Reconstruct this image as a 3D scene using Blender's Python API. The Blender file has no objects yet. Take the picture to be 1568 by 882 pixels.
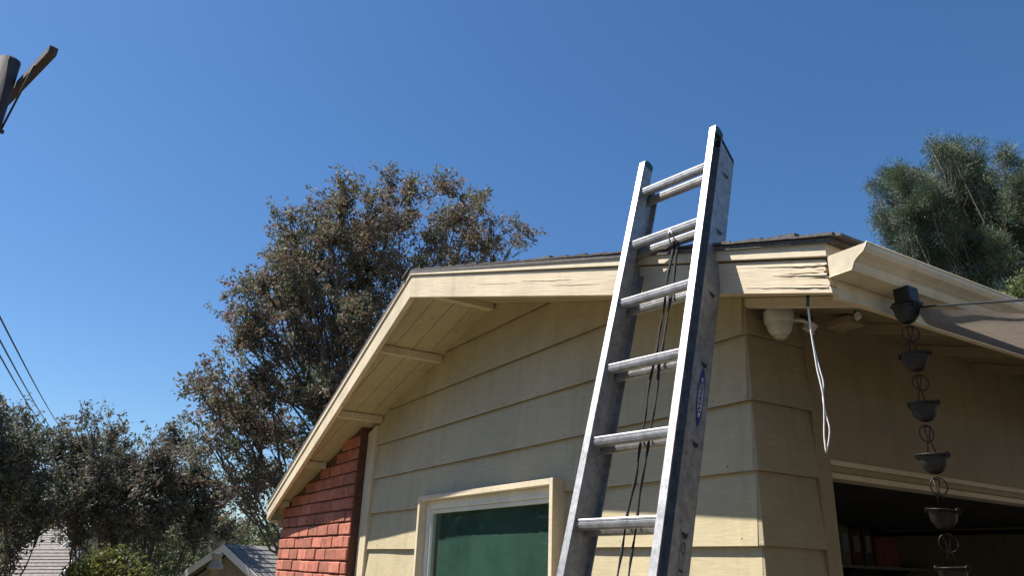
import bpy, bmesh, math, random
import numpy as np
from mathutils import Vector, Matrix
random.seed(7); RNG = np.random.default_rng(11)
R = math.radians
scene = bpy.context.scene

# ------------------------------------------------------------------ camera
CAM = Vector((2.251, -2.582, 1.60)); FPX = 1146.0
pitch, roll, yaw = R(20.65), R(2.09), R(59.35)
fwd = Vector((-math.sin(yaw)*math.cos(pitch), math.cos(yaw)*math.cos(pitch), math.sin(pitch)))
rgt = Vector((math.cos(yaw), math.sin(yaw), 0)); upv = rgt.cross(fwd)
cr = rgt*math.cos(roll) + upv*math.sin(roll); cu = -rgt*math.sin(roll) + upv*math.cos(roll)
cam_data = bpy.data.cameras.new('camera'); cam = bpy.data.objects.new('camera', cam_data)
scene.collection.objects.link(cam); scene.camera = cam
cam.matrix_world = Matrix(((cr.x, cu.x, -fwd.x, CAM.x), (cr.y, cu.y, -fwd.y, CAM.y), (cr.z, cu.z, -fwd.z, CAM.z), (0, 0, 0, 1)))
cam_data.sensor_width = 36; cam_data.lens = FPX/1568*36; cam_data.clip_start = .05; cam_data.clip_end = 5000

# ------------------------------------------------------------------ light
SUN = Vector((-.86, -1.0, 2.07)).normalized()          # towards the sun
elev = math.asin(SUN.z); azim = math.atan2(SUN.x, SUN.y)
world = bpy.data.worlds.new('World'); scene.world = world; world.use_nodes = True
wn = world.node_tree; bg = wn.nodes['Background']
sky = wn.nodes.new('ShaderNodeTexSky'); sky.sky_type = 'NISHITA'; sky.sun_disc = False
sky.sun_elevation = elev; sky.sun_rotation = azim
sky.altitude = 0; sky.air_density = 1.0; sky.dust_density = .3; sky.ozone_density = 6.0
hs = wn.nodes.new('ShaderNodeHueSaturation'); hs.inputs['Saturation'].default_value = 1.14
wn.links.new(sky.outputs[0], hs.inputs['Color']); wn.links.new(hs.outputs[0], bg.inputs[0]); bg.inputs[1].default_value = .0645
sl = bpy.data.lights.new('sun', 'SUN'); sl.energy = 5.0; sl.angle = R(.5); sl.color = (1, .95, .86)
so = bpy.data.objects.new('sun', sl); scene.collection.objects.link(so)
so.rotation_euler = (-SUN).to_track_quat('-Z', 'Y').to_euler(); so.location = (0, 0, 30)
scene.view_settings.view_transform = 'Standard'; scene.view_settings.look = 'None'
scene.view_settings.gamma = 1; scene.view_settings.exposure = 1.05
scene.render.engine = 'CYCLES'; scene.render.resolution_x = 1024; scene.render.resolution_y = 577
scene.cycles.max_bounces = 8; scene.cycles.transparent_max_bounces = 16

# ------------------------------------------------------------------ helpers
COL = scene.collection
def ray(u, v):
    d = cr*((u-784)/FPX) - cu*((v-441)/FPX) + fwd
    return d.normalized()
def at(u, v, dist):                                     # point seen at (u,v), at a horizontal distance
    r = ray(u, v); return CAM + r*(dist/math.hypot(r.x, r.y))
def on(u, v, ax, val):
    r = ray(u, v); return CAM + r*((val-CAM[ax])/r[ax])

def link(name, me, mat=None, parent=None):
    o = bpy.data.objects.new(name, me); COL.objects.link(o)
    if mat is not None and not me.materials:
        for m in (mat if isinstance(mat, (list, tuple)) else [mat]): me.materials.append(m)
    if parent is not None:
        o.parent = parent
        if parent.type == 'EMPTY': o.location = -parent.location
    return o
def tag(o, label=None, cat=None, group=None, kind=None):
    if label: o['label'] = label
    if cat: o['category'] = cat
    if group: o['group'] = group
    if kind: o['kind'] = kind
    return o
def thing(name, label, cat, loc=(0, 0, 0), group=None):
    o = bpy.data.objects.new(name, None); COL.objects.link(o); o.location = loc
    o.empty_display_size = .1
    return tag(o, label, cat, group)
class MB:                                               # collects shapes into one mesh
    def __init__(s): s.v = []; s.f = []; s.sm = []
    def add(s, vs, fs, smooth=False):
        n = len(s.v); s.v += [tuple(v) for v in vs]; s.f += [tuple(i+n for i in f) for f in fs]; s.sm += [smooth]*len(fs); return s
    def hexa(s, a, b):                                  # two quads a[4], b[4]
        return s.add(list(a)+list(b), [(3, 2, 1, 0), (4, 5, 6, 7), (0, 1, 5, 4), (1, 2, 6, 5), (2, 3, 7, 6), (3, 0, 4, 7)])
    def box(s, lo, hi):
        x0, y0, z0 = lo; x1, y1, z1 = hi
        return s.hexa([(x0, y0, z0), (x1, y0, z0), (x1, y1, z0), (x0, y1, z0)], [(x0, y0, z1), (x1, y0, z1), (x1, y1, z1), (x0, y1, z1)])
    def obox(s, o, a, b, c):
        o, a, b, c = Vector(o), Vector(a), Vector(b), Vector(c)
        return s.hexa([o, o+a, o+a+b, o+b], [o+c, o+a+c, o+a+b+c, o+b+c])
    def prism(s, poly, d):
        d = Vector(d); n = len(poly); vs = [Vector(p) for p in poly]; vs += [p+d for p in vs]
        return s.add(vs, [tuple(range(n))[::-1], tuple(range(n, 2*n))] + [(i, (i+1) % n, (i+1) % n+n, i+n) for i in range(n)])
    def tube(s, pts, r, sides=8, closed=False, smooth=True):
        pts = [Vector(p) for p in pts]; n = len(pts); rr = r if isinstance(r, (list, tuple)) else [r]*n
        vs = []; ref = None
        for i, p in enumerate(pts):
            if closed: t = pts[(i+1) % n]-pts[i-1]
            else: t = pts[min(i+1, n-1)]-pts[max(i-1, 0)]
            t.normalize()
            if ref is None: ref = Vector((0, 0, 1)) if abs(t.z) < .9 else Vector((1, 0, 0))
            a = (ref - t*ref.dot(t)).normalized(); ref = a; b = t.cross(a)
            for k in range(sides):
                an = 2*math.pi*k/sides; vs.append(p+(a*math.cos(an)+b*math.sin(an))*rr[i])
        fs = []
        for i in range(n if closed else n-1):
            for k in range(sides):
                j = (i+1) % n; fs.append((i*sides+k, i*sides+(k+1) % sides, j*sides+(k+1) % sides, j*sides+k))
        if not closed: fs += [tuple(range(sides))[::-1], tuple(range((n-1)*sides, n*sides))]
        return s.add(vs, fs, smooth)
    def lathe(s, c, prof, sides=24, ax=(0, 0, 1), sx=(1, 0, 0)):
        c = Vector(c); z = Vector(ax).normalized(); x = Vector(sx); x = (x-z*x.dot(z)).normalized(); y = z.cross(x)
        vs = [c+z*h+(x*math.cos(2*math.pi*k/sides)+y*math.sin(2*math.pi*k/sides))*r for r, h in prof for k in range(sides)]
        fs = [(i*sides+k, i*sides+(k+1) % sides, (i+1)*sides+(k+1) % sides, (i+1)*sides+k) for i in range(len(prof)-1) for k in range(sides)]
        return s.add(vs, fs, True)
    def mesh(s, name, bevel=0, merge=False):
        me = bpy.data.meshes.new(name); me.from_pydata(s.v, [], s.f); me.polygons.foreach_set('use_smooth', s.sm)
        bm = bmesh.new(); bm.from_mesh(me)
        if merge: bmesh.ops.remove_doubles(bm, verts=bm.verts, dist=1e-5)
        bmesh.ops.recalc_face_normals(bm, faces=bm.faces)
        if bevel: bmesh.ops.bevel(bm, geom=list(bm.edges), offset=bevel, segments=1, affect='EDGES', clamp_overlap=True)
        bm.to_mesh(me); bm.free(); me.update(); return me
    def build(s, name, mat, parent=None, bevel=0): return link(name, s.mesh(name, bevel), mat, parent)
def box(name, lo, hi, mat, parent=None, bevel=0): return MB().box(lo, hi).build(name, mat, parent, bevel)

# ------------------------------------------------------------------ materials
def nodes(name):
    m = bpy.data.materials.new(name); m.use_nodes = True; t = m.node_tree
    return m, t, t.nodes['Principled BSDF'], t.nodes.new, t.links.new
def ramp(new, stops):
    r = new('ShaderNodeValToRGB'); e = r.color_ramp.elements
    while len(e) < len(stops): e.new(.5)
    for i, (p, c) in enumerate(stops): e[i].position = p; e[i].color = (*c, 1) if len(c) == 3 else c
    return r
def coords(new, lnk, scale=(1, 1, 1), rand=False, rot=0.):
    tc = new('ShaderNodeTexCoord'); mp = new('ShaderNodeMapping'); mp.inputs['Scale'].default_value = scale
    if rot:
        m0 = new('ShaderNodeMapping'); m0.inputs['Rotation'].default_value = (0, rot, 0); lnk(tc.outputs['Object'], m0.inputs[0]); lnk(m0.outputs[0], mp.inputs[0])
    else: lnk(tc.outputs['Object'], mp.inputs[0])
    if rand:
        oi = new('ShaderNodeObjectInfo'); mu = new('ShaderNodeMath'); mu.operation = 'MULTIPLY'; mu.inputs[1].default_value = 37
        lnk(oi.outputs['Random'], mu.inputs[0]); cb = new('ShaderNodeCombineXYZ')
        for i in range(3): lnk(mu.outputs[0], cb.inputs[i])
        lnk(cb.outputs[0], mp.inputs['Location'])
    return mp
def noise(new, lnk, mp, scale, detail=4, rough=.6):
    n = new('ShaderNodeTexNoise'); n.inputs['Scale'].default_value = scale; n.inputs['Detail'].default_value = detail
    n.inputs['Roughness'].default_value = rough; lnk(mp.outputs[0], n.inputs['Vector']); return n
def mix(new, lnk, fac, a, b, mode='MIX'):
    m = new('ShaderNodeMix'); m.data_type = 'RGBA'; m.blend_type = mode
    for s_, v in ((0, fac), (6, a), (7, b)):
        if hasattr(v, 'links') or hasattr(v, 'is_linked'): lnk(v, m.inputs[s_])
        else: m.inputs[s_].default_value = v if s_ == 0 else (*v, 1)
    return m.outputs[2]
def bump(new, lnk, bs, h, strength, dist=.002, chain=None):
    b = new('ShaderNodeBump'); b.inputs['Strength'].default_value = strength; b.inputs['Distance'].default_value = dist
    lnk(h, b.inputs['Height']); 
    if chain: lnk(chain.outputs[0], b.inputs['Normal'])
    lnk(b.outputs[0], bs.inputs['Normal']); return b

def mat_paint(name, col, dirt=(.38, .31, .2), amt=.35, rough=.55, grain=(1, 1, 1), gscale=40, gstr=.35, cracks=0., rot=0.):
    m, t, b, new, lnk = nodes(name)
    mp0 = coords(new, lnk); mp = coords(new, lnk, grain, True, rot)
    n1 = noise(new, lnk, mp0, 3.2, 8, .7); r1 = ramp(new, [(.45, (0, 0, 0)), (.75, (1, 1, 1))]); lnk(n1.outputs[0], r1.inputs[0])
    n2 = noise(new, lnk, mp, gscale, 6, .65)
    sc = new('ShaderNodeMath'); sc.operation = 'MULTIPLY'; sc.inputs[1].default_value = amt; lnk(r1.outputs[0], sc.inputs[0])
    c = mix(new, lnk, sc.outputs[0], col, tuple(.55*a+.45*d for a, d in zip(col, dirt)))
    r2 = ramp(new, [(.3, (.86, .86, .86)), (.7, (1.05, 1.05, 1.05))]); lnk(n2.outputs[0], r2.inputs[0])
    c = mix(new, lnk, 1., c, r2.outputs[0], 'MULTIPLY')
    n5 = noise(new, lnk, mp0, 1.1, 6, .7); r5 = ramp(new, [(.35, (.84, .85, .84)), (.65, (1.08, 1.07, 1.05))]); lnk(n5.outputs[0], r5.inputs[0]); c = mix(new, lnk, 1., c, r5.outputs[0], 'MULTIPLY')
    mps = coords(new, lnk, (9, 9, .55)); n6 = noise(new, lnk, mps, 1.4, 5, .6); r6 = ramp(new, [(.52, (1, 1, 1)), (.8, (.80, .78, .74))]); lnk(n6.outputs[0], r6.inputs[0]); c = mix(new, lnk, 1., c, r6.outputs[0], 'MULTIPLY')
    h = n2.outputs[0]
    if cracks:
        mpc = coords(new, lnk, (.9, .9, 16), False, rot)
        n3 = noise(new, lnk, mpc, 2.2, 5, .55); r3 = ramp(new, [(.485, (0, 0, 0)), (.5, (1, 1, 1)), (.515, (0, 0, 0))]); lnk(n3.outputs[0], r3.inputs[0])
        n4 = noise(new, lnk, mp0, 1.6, 3); r4 = ramp(new, [(.5, (0, 0, 0)), (.66, (1, 1, 1))]); lnk(n4.outputs[0], r4.inputs[0])
        mm = new('ShaderNodeMath'); mm.operation = 'MULTIPLY'; lnk(r3.outputs[0], mm.inputs[0]); lnk(r4.outputs[0], mm.inputs[1])
        m2 = new('ShaderNodeMath'); m2.operation = 'MULTIPLY'; m2.inputs[1].default_value = cracks; lnk(mm.outputs[0], m2.inputs[0])
        c = mix(new, lnk, m2.outputs[0], c, (.2, .14, .09))
    lnk(c, b.inputs['Base Color']); b.inputs['Roughness'].default_value = rough
    bump(new, lnk, b, h, gstr, .003); return m
CREAM = (.505, .43, .275)
M_SIDING = mat_paint('siding_paint', CREAM, grain=(1, 1, 9), gscale=9, gstr=.3)
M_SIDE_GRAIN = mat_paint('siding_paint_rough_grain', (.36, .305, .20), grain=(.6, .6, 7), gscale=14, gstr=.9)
M_BARGE = mat_paint('barge_board_paint', (.66, .55, .39), grain=(.7, .7, 12), gscale=7, gstr=.55, cracks=.8, amt=.5, rot=R(-15.1))
M_BARGE_LEFT = mat_paint('left_barge_board_paint', (.66, .55, .39), grain=(.7, .7, 12), gscale=7, gstr=.55, cracks=.8, amt=.5, rot=R(15.1))
M_TRIM = mat_paint('trim_paint', (.68, .58, .42), grain=(1, 1, 4), gscale=20, gstr=.25)
M_SOFFIT = mat_paint('soffit_paint', (.50, .425, .27), amt=.3, grain=(.6, 6, 1), gscale=12, gstr=.25)
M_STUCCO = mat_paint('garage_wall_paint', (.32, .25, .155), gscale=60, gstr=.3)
M_GUTTER = mat_paint('gutter_paint', (.66, .57, .42), amt=.45, rough=.4, gscale=25, gstr=.08)
M_VINYL = mat_paint('white_vinyl', (.78, .78, .74), amt=.12, rough=.35, gscale=60, gstr=.03)
M_WHITE = mat_paint('white_plastic', (.62, .62, .57), amt=.2, rough=.4, gscale=60, gstr=.03)
def mat_simple(name, col, rough=.6, metal=0, var=.25, scale=18, bstr=.2, rand=0., aniso=None):
    m, t, b, new, lnk = nodes(name); mp = coords(new, lnk, aniso or (1, 1, 1), True)
    n = noise(new, lnk, mp, scale, 6, .65); r = ramp(new, [(.3, (1-var,)*3), (.7, (1+var,)*3)]); lnk(n.outputs[0], r.inputs[0])
    c = mix(new, lnk, 1., col, r.outputs[0], 'MULTIPLY')
    if rand:
        oi = new('ShaderNodeObjectInfo'); rr = ramp(new, [(0, (1-rand,)*3), (.5, (1, 1-rand*.3, 1-rand*.4)), (1, (1+rand,)*3)]); lnk(oi.outputs['Random'], rr.inputs[0])
        c = mix(new, lnk, 1., c, rr.outputs[0], 'MULTIPLY')
    lnk(c, b.inputs['Base Color']); b.inputs['Roughness'].default_value = rough; b.inputs['Metallic'].default_value = metal
    bump(new, lnk, b, n.outputs[0], bstr, .004); return m
M_BRICK = mat_simple('red_brick', (.40, .14, .092), .85, 0, .32, 14, .8, .27)
M_MORTAR = mat_simple('mortar', (.10, .045, .032), .95, 0, .3, 30, .6)
M_SHINGLE = mat_simple('asphalt_shingle', (.085, .08, .08), .95, 0, .5, 70, .8, .35)
M_BLACK = mat_simple('black_metal', (.022, .024, .028), .5, .3, .4, 30, .2)
M_BRONZE = mat_simple('bronze_metal', (.028, .022, .020), .45, .7, .4, 20, .2)
M_ROPE = mat_simple('dark_rope', (.02, .02, .024), .9, 0, .5, 80, .6)
M_GREEN = mat_simple('green_plastic', (.012, .075, .06), .45, 0, .2, 20, .1)
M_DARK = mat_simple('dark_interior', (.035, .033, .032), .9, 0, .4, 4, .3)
M_WOODPOLE = mat_simple('weathered_pole_wood', (.062, .052, .055), .9, 0, .45, 6, .8, aniso=(5, 5, .5))
M_WIRE = mat_simple('wire_black', (.03, .03, .035), .6)
M_BARK = mat_simple('bark', (.10, .085, .07), .95, 0, .5, 9, 1., aniso=(2, 2, .5))
M_CORD = mat_simple('white_cord', (.8, .8, .78), .6, 0, .15, 60, .3)
M_CONC = mat_simple('worn_asphalt', (.088, .076, .060), .9, 0, .2, 5, .4)
M_ROOF_GREY = mat_simple('grey_roofing', (.17, .16, .15), .95, 0, .35, 9, .6)
M_ROOF_BROWN = mat_simple('brown_grey_roofing', (.20, .185, .175), .95, 0, .35, 9, .6, .12)
M_WALL_FAR = mat_simple('tan_wall', (.30, .25, .19), .9, 0, .15, 3, .2)
M_FAR_WHITE = mat_simple('far_white_paint', (.8, .78, .72), .6, 0, .1, 5, .1)

def mat_alu():
    m, t, b, new, lnk = nodes('scuffed_aluminium'); mp = coords(new, lnk, (8, 8, .8)); mp2 = coords(new, lnk)
    n = noise(new, lnk, mp, 30, 6, .7); n2 = noise(new, lnk, mp2, 26, 8, .75)
    r = ramp(new, [(.3, (.17, .17, .175)), (.5, (.32, .32, .325)), (.7, (.45, .45, .45))]); lnk(n2.outputs[0], r.inputs[0])
    lnk(r.outputs[0], b.inputs['Base Color']); b.inputs['Metallic'].default_value = .6
    r2 = ramp(new, [(.3, (.38,)*3), (.7, (.6,)*3)]); lnk(n.outputs[0], r2.inputs[0]); lnk(r2.outputs[0], b.inputs['Roughness'])
    bump(new, lnk, b, n.outputs[0], .15, .0015); return m
M_ALU = mat_alu()
def mat_emboss():
    m, t, b, new, lnk = nodes('worn_sticker'); mp = coords(new, lnk)
    n = noise(new, lnk, mp, 60, 6); r = ramp(new, [(.4, (.28, .29, .29)), (.6, (.16, .165, .17))]); lnk(n.outputs[0], r.inputs[0]); lnk(r.outputs[0], b.inputs['Base Color'])
    b.inputs['Roughness'].default_value = .5; return m
M_STICK = mat_emboss()
M_BLUE = mat_simple('sticker_blue', (.012, .035, .16), .4)
M_STWHITE = mat_simple('sticker_white', (.5, .52, .55), .5)
M_STBLACK = mat_simple('sticker_black', (.015, .015, .02), .5)

def mat_glass():
    m, t, b, new, lnk = nodes('window_glass'); t.nodes.remove(b); out = t.nodes['Material Output']
    tr = new('ShaderNodeBsdfTransparent'); tr.inputs[0].default_value = (.80, .90, .86, 1)
    gl = new('ShaderNodeBsdfGlossy'); gl.inputs['Roughness'].default_value = .03; gl.inputs[0].default_value = (1, 1, 1, 1)
    fr = new('ShaderNodeFresnel'); fr.inputs[0].default_value = 1.5
    ge = new('ShaderNodeNewGeometry'); iv = new('ShaderNodeMath'); iv.operation = 'SUBTRACT'; iv.inputs[0].default_value = 1; lnk(ge.outputs['Backfacing'], iv.inputs[1]); ml = new('ShaderNodeMath'); ml.operation = 'MULTIPLY'; lnk(iv.outputs[0], ml.inputs[0]); lnk(fr.outputs[0], ml.inputs[1])
    mx = new('ShaderNodeMixShader'); lnk(ml.outputs[0], mx.inputs[0]); lnk(tr.outputs[0], mx.inputs[1]); lnk(gl.outputs[0], mx.inputs[2]); lnk(mx.outputs[0], out.inputs[0])
    return m
M_GLASS = mat_glass()
M_BLIND = mat_simple('teal_blind', (.048, .082, .072), .8, 0, .35, 2.5, .1)

def mat_leaf(name, trans=.35):
    m, t, b, new, lnk = nodes(name); out = t.nodes['Material Output']
    a = new('ShaderNodeVertexColor'); a.layer_name = 'tint'
    lnk(a.outputs[0], b.inputs['Base Color']); b.inputs['Roughness'].default_value = .7
    tl = new('ShaderNodeBsdfTranslucent'); lnk(a.outputs[0], tl.inputs[0])
    mx = new('ShaderNodeMixShader'); mx.inputs[0].default_value = trans
    lnk(b.outputs[0], mx.inputs[1]); lnk(tl.outputs[0], mx.inputs[2]); lnk(mx.outputs[0], out.inputs[0]); return m
M_LEAF = mat_leaf('leaf'); M_NEEDLE = mat_leaf('needle', .15)
def mat_sail():
    m, t, b, new, lnk = nodes('shade_cloth'); out = t.nodes['Material Output']
    mp = coords(new, lnk, (60, 6, 6)); n = noise(new, lnk, mp, 4, 5); mp2 = coords(new, lnk, (3, 60, 1)); n2 = noise(new, lnk, mp2, 2, 3)
    r = ramp(new, [(.3, (.17, .14, .115)), (.7, (.30, .25, .20))]); lnk(n.outputs[0], r.inputs[0])
    r2 = ramp(new, [(.35, (.75,)*3), (.65, (1.15,)*3)]); lnk(n2.outputs[0], r2.inputs[0])
    c = mix(new, lnk, 1., r.outputs[0], r2.outputs[0], 'MULTIPLY'); lnk(c, b.inputs['Base Color']); b.inputs['Roughness'].default_value = .8
    tl = new('ShaderNodeBsdfTranslucent'); lnk(c, tl.inputs[0]); mx = new('ShaderNodeMixShader'); mx.inputs[0].default_value = .42
    lnk(b.outputs[0], mx.inputs[1]); lnk(tl.outputs[0], mx.inputs[2]); lnk(mx.outputs[0], out.inputs[0]); return m
M_SAIL = mat_sail()
def mat_ground():
    m, t, b, new, lnk = nodes('dry_ground'); mp = coords(new, lnk)
    n = noise(new, lnk, mp, .35, 8, .7); r = ramp(new, [(.35, (.06, .06, .03)), (.5, (.12, .10, .055)), (.65, (.17, .135, .08))]); lnk(n.outputs[0], r.inputs[0])
    lnk(r.outputs[0], b.inputs['Base Color']); b.inputs['Roughness'].default_value = .95; bump(new, lnk, b, n.outputs[0], .5, .05); return m
M_GROUND = mat_ground()

# ------------------------------------------------------------------ ground
def gz(x, y):
    d = max(0., -x-9)                                   # falls away beyond the left of the house
    z = -3.2*min(1, d/9)**1.2
    rr = math.hypot(x, y)
    if rr > 90: z += (rr-90)*.045 if rr < 400 else 310*.045
    return z
def build_ground():
    rad = [0, 3, 6, 9, 10, 11, 12, 13, 14, 15, 16, 17, 18, 20, 24, 30, 40, 55, 70, 90, 120, 170, 250, 400, 900, 2500]; N = 72
    vs = [(0, 0, -.01)]; fs = []
    for r in rad[1:]:
        for k in range(N):
            a = 2*math.pi*k/N; x, y = r*math.cos(a), r*math.sin(a); vs.append((x, y, gz(x, y)-.01+(random.uniform(-.05, .05) if r > 15 else 0)))
    for k in range(N): fs.append((0, 1+k, 1+(k+1) % N))
    for i in range(len(rad)-2):
        for k in range(N):
            a, b_ = 1+i*N, 1+(i+1)*N; fs.append((a+k, b_+k, b_+(k+1) % N, a+(k+1) % N))
    me = bpy.data.meshes.new('ground'); me.from_pydata(vs, [], fs); o = link('ground', me, M_GROUND); tag(o, kind='structure')
    box('driveway', (.05, -6, 0), (7, 7.5, .03), M_CONC)['kind'] = 'structure'
build_ground()

# ------------------------------------------------------------------ house
house = thing('house', 'cream lap-sided house with low prow gable, red brick corner and open garage', 'house', (0, 0, 0))
XA = -2.34; SL = .270; ZR = 3.45                        # ridge
YA = -.685; KP = .09; XR = .745; XL = -7.216
def soff(x): return ZR - SL*abs(x-XA)                   # underside of the soffit planks
def yb(x): return YA + KP*abs(x-XA)                     # front face line of the prow barge boards
TW = .024
# gable wall backing, clipped by the roof
wall = MB().prism([(-7.0, .03, 0), (0-.03, .03, 0), (-.03, .03, soff(-.03)+.02), (XA, .03, ZR+.02), (-7.0, .03, soff(-7)+.02)], (0, .10, 0)).build('gable_wall', M_SIDING, house)
WX0, WX1, WZ1, WZ0 = -3.24, -1.40, 2.105, .95
laps = [1.727+.3035*n for n in range(-6, 7)]
def siding(x0, x1, z0, z1):
    # one board: bevelled section, y from wall; top clipped by the soffit line
    e = [random.uniform(-.0015, .0015) for _ in range(4)]
    xs = [x0]; 
    if x0 < XA < x1: xs.append(XA)
    xs.append(x1)
    # clip columns where roof is lower than the board
    def xt(z): return (z-ZR)/SL                         # negative offset from XA
    zt = lambda x: min(z1, soff(x)-.002)
    cut = []
    for z in (z0, z1):
        dx = (ZR-.002-z)/SL
        for s_ in (-1, 1):
            x = XA+s_*dx
            if x0 < x < x1: cut.append(x)
    xs = sorted(set(xs+cut)); xs = [x for x in xs if zt(x) >= z0-.0005]
    if len(xs) < 2: return None
    mb = MB(); prev = None
    def sec(x):
        z2 = max(zt(x), z0+.001); f = (z2-z0)/(z1-z0)
        return [(x, -.028, z0), (x, -.028+f*.024, z2), (x, .03, z2), (x, .03, z0)]
    vs = []; fs = []
    if x1-x0 > .6:                                      # slight waviness along the butt
        n = int((xs[-1]-xs[0])/.35); xs = sorted(set(xs+[xs[0]+(xs[-1]-xs[0])*i/n for i in range(1, n)]))
    for i, x in enumerate(xs):
        s4 = sec(x); w = math.sin(x*2.3+z0*7)*.0022+math.sin(x*7.1+z0*3)*.001
        s4[0] = (s4[0][0], s4[0][1]+w, s4[0][2]+w*.5); vs += s4
        if i:
            a, b_ = (i-1)*4, i*4
            for k in range(4): fs.append((a+k, a+(k+1) % 4, b_+(k+1) % 4, b_+k))
    n = len(xs)-1; fs += [(0, 1, 2, 3), (n*4+3, n*4+2, n*4+1, n*4)]
    mb.add(vs, fs); return mb
M_BUTT = mat_simple('shaded_board_underside', (.17, .135, .075), .9, 0, .4, 14, .3)  # shadow line under each lap, painted as a darker colour on the downward faces
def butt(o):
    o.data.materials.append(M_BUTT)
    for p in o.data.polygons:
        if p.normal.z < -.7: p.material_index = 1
for n in range(len(laps)-1):
    z0, z1 = laps[n], laps[n+1]+.012
    segs = [(-4.43, 0.0)]
    if z0 < WZ1-.085 and z1 > WZ0: segs = [(-4.43, WX0+.005), (WX1-.005, 0.0)]
    for x0, x1 in segs:
        mb = siding(x0, x1, max(z0, .02), z1)
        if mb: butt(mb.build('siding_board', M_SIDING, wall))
# corner of the garage front: rough grained boards returning round the corner
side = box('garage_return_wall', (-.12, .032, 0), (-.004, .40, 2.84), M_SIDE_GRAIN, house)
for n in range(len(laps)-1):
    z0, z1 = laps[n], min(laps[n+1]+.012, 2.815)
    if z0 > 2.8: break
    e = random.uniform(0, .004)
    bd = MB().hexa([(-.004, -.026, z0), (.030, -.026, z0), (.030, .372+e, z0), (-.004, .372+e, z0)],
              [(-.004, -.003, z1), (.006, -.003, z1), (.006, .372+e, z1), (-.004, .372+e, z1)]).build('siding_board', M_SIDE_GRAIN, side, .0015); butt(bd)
# garage front: jamb trim, panel over the door, head moulding
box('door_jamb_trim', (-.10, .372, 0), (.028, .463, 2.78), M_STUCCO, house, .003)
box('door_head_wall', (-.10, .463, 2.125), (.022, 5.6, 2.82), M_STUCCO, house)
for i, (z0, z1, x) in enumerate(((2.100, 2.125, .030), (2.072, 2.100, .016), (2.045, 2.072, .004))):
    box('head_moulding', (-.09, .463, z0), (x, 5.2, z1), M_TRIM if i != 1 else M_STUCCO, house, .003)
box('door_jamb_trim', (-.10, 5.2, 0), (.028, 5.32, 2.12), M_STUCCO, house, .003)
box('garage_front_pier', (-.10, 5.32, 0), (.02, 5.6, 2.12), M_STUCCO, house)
nm = MB()
for z0 in laps[:-1]:
    x = -4.3+random.uniform(0, .2)
    while x < -.05:
        if not (WX0-.02 < x < WX1+.02 and z0 < WZ1-.08) and z0+.03 < soff(x)-.03: nm.lathe((x, -.0275, z0+.028+random.uniform(-.004, .004)), [(0, .0012), (.0035, .001), (.004, -.002)], 6, (0, -1, 0), (1, 0, 0))
        x += .406+random.uniform(-.02, .02)
nm.build('nail_heads', mat_simple('nail_metal', (.22, .17, .12), .7), wall)['kind'] = 'stuff'
# corner trim between siding and brick
MB().prism([(-4.617, -.045, 0), (-4.43, -.045, 0), (-4.43, -.045, soff(-4.43)-.06), (-4.617, -.045, soff(-4.617)-.06)], (0, .075, 0)).build('corner_trim', M_TRIM, house, .003)
# brick corner
YB = -.127
bw = MB().prism([(-6.965, YB+.014, 0), (-4.632, YB+.014, 0), (-4.632, YB+.014, soff(-4.632)-.01), (-6.965, YB+.014, soff(-6.965)-.01)], (0, -YB+.01, 0)).build('brick_wall', M_MORTAR, house)
def brick_mesh(L, H=.1, D=.05, seed=0):
    rr = random.Random(seed); bm = bmesh.new(); bmesh.ops.create_cube(bm, size=1)
    for v in bm.verts:
        v.co.x *= L; v.co.y *= D; v.co.z *= H
        v.co += Vector([rr.uniform(-.003, .003) for _ in range(3)])
    bmesh.ops.bevel(bm, geom=list(bm.edges), offset=.006, segments=1, affect='EDGES')
    me = bpy.data.meshes.new('brick'); bm.to_mesh(me); bm.free(); me.materials.append(M_BRICK); return me
BL, BH = .309, .1135
bricks = [brick_mesh(BL-.014, BH-.016, .05, s_) for s_ in range(5)]; halfs = [brick_mesh(BL/2-.014, BH-.016, .05, 9+s_) for s_ in range(2)]
row = 0; z = .03
while z < 2.95:
    off = (row % 2)*BL/2; x = -4.632
    k = 0
    while x > -6.965+.05:
        L = BL/2 if (k == 0 and off) else BL
        if x-L < -6.98: L = BL/2
        if x-L < -7.0: break
        xc = x-L/2
        if z+BH/2 < soff(x-L)-.03 or z+BH/2 < soff(xc)-.05:
            o = link('brick', random.choice(halfs if L < .2 else bricks), None, bw)
            o.location = (xc+random.uniform(-.003, .003), YB+.022+random.uniform(-.006, .005), z+BH/2+random.uniform(-.002, .002)); o.rotation_euler = (random.uniform(-.03, .02), random.uniform(-.006, .006), random.uniform(-.015, .015))
        x -= L; k += 1
    row += 1; z += BH
# soffit planks (run along the rake), laid between the wall and the prow
sof_l = MB().prism([(XL, yb(XL)+.04, soff(XL)+.022), (XA, YA+.04, ZR+.022), (XA, 0.03, ZR+.022), (XL, .03, soff(XL)+.022)], (0, 0, .02)).build('soffit_deck', M_SOFFIT, house)
def plank(side_, y0, y1, parent, xe):
    y1_ = y1-.005
    def xcut(y):                                        # where the prow line crosses this y
        d = max(0, (y-.04-YA)/KP); return d
    xs = [XA, xe]; vs = []
    dmax = abs(xe-XA)
    d0 = min(dmax, max(.01, xcut(y0))); d1 = min(dmax, max(.01, xcut(y1_)))
    if d1 < .05: return
    poly = []
    s_ = 1 if xe > XA else -1
    P = [(0.0, y0), (0.0, y1_), (d1, y1_), (d0, y0)]
    P = [(XA+s_*d, y, ZR-SL*d) for d, y in P]
    if d0 <= .011: P = [P[1], P[2], (XA, YA+.045+.0, ZR)] if d1 > .05 else P
    MB().prism(P, (0, 0, .02)).build('soffit_plank', M_SOFFIT, parent, .0)
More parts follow.
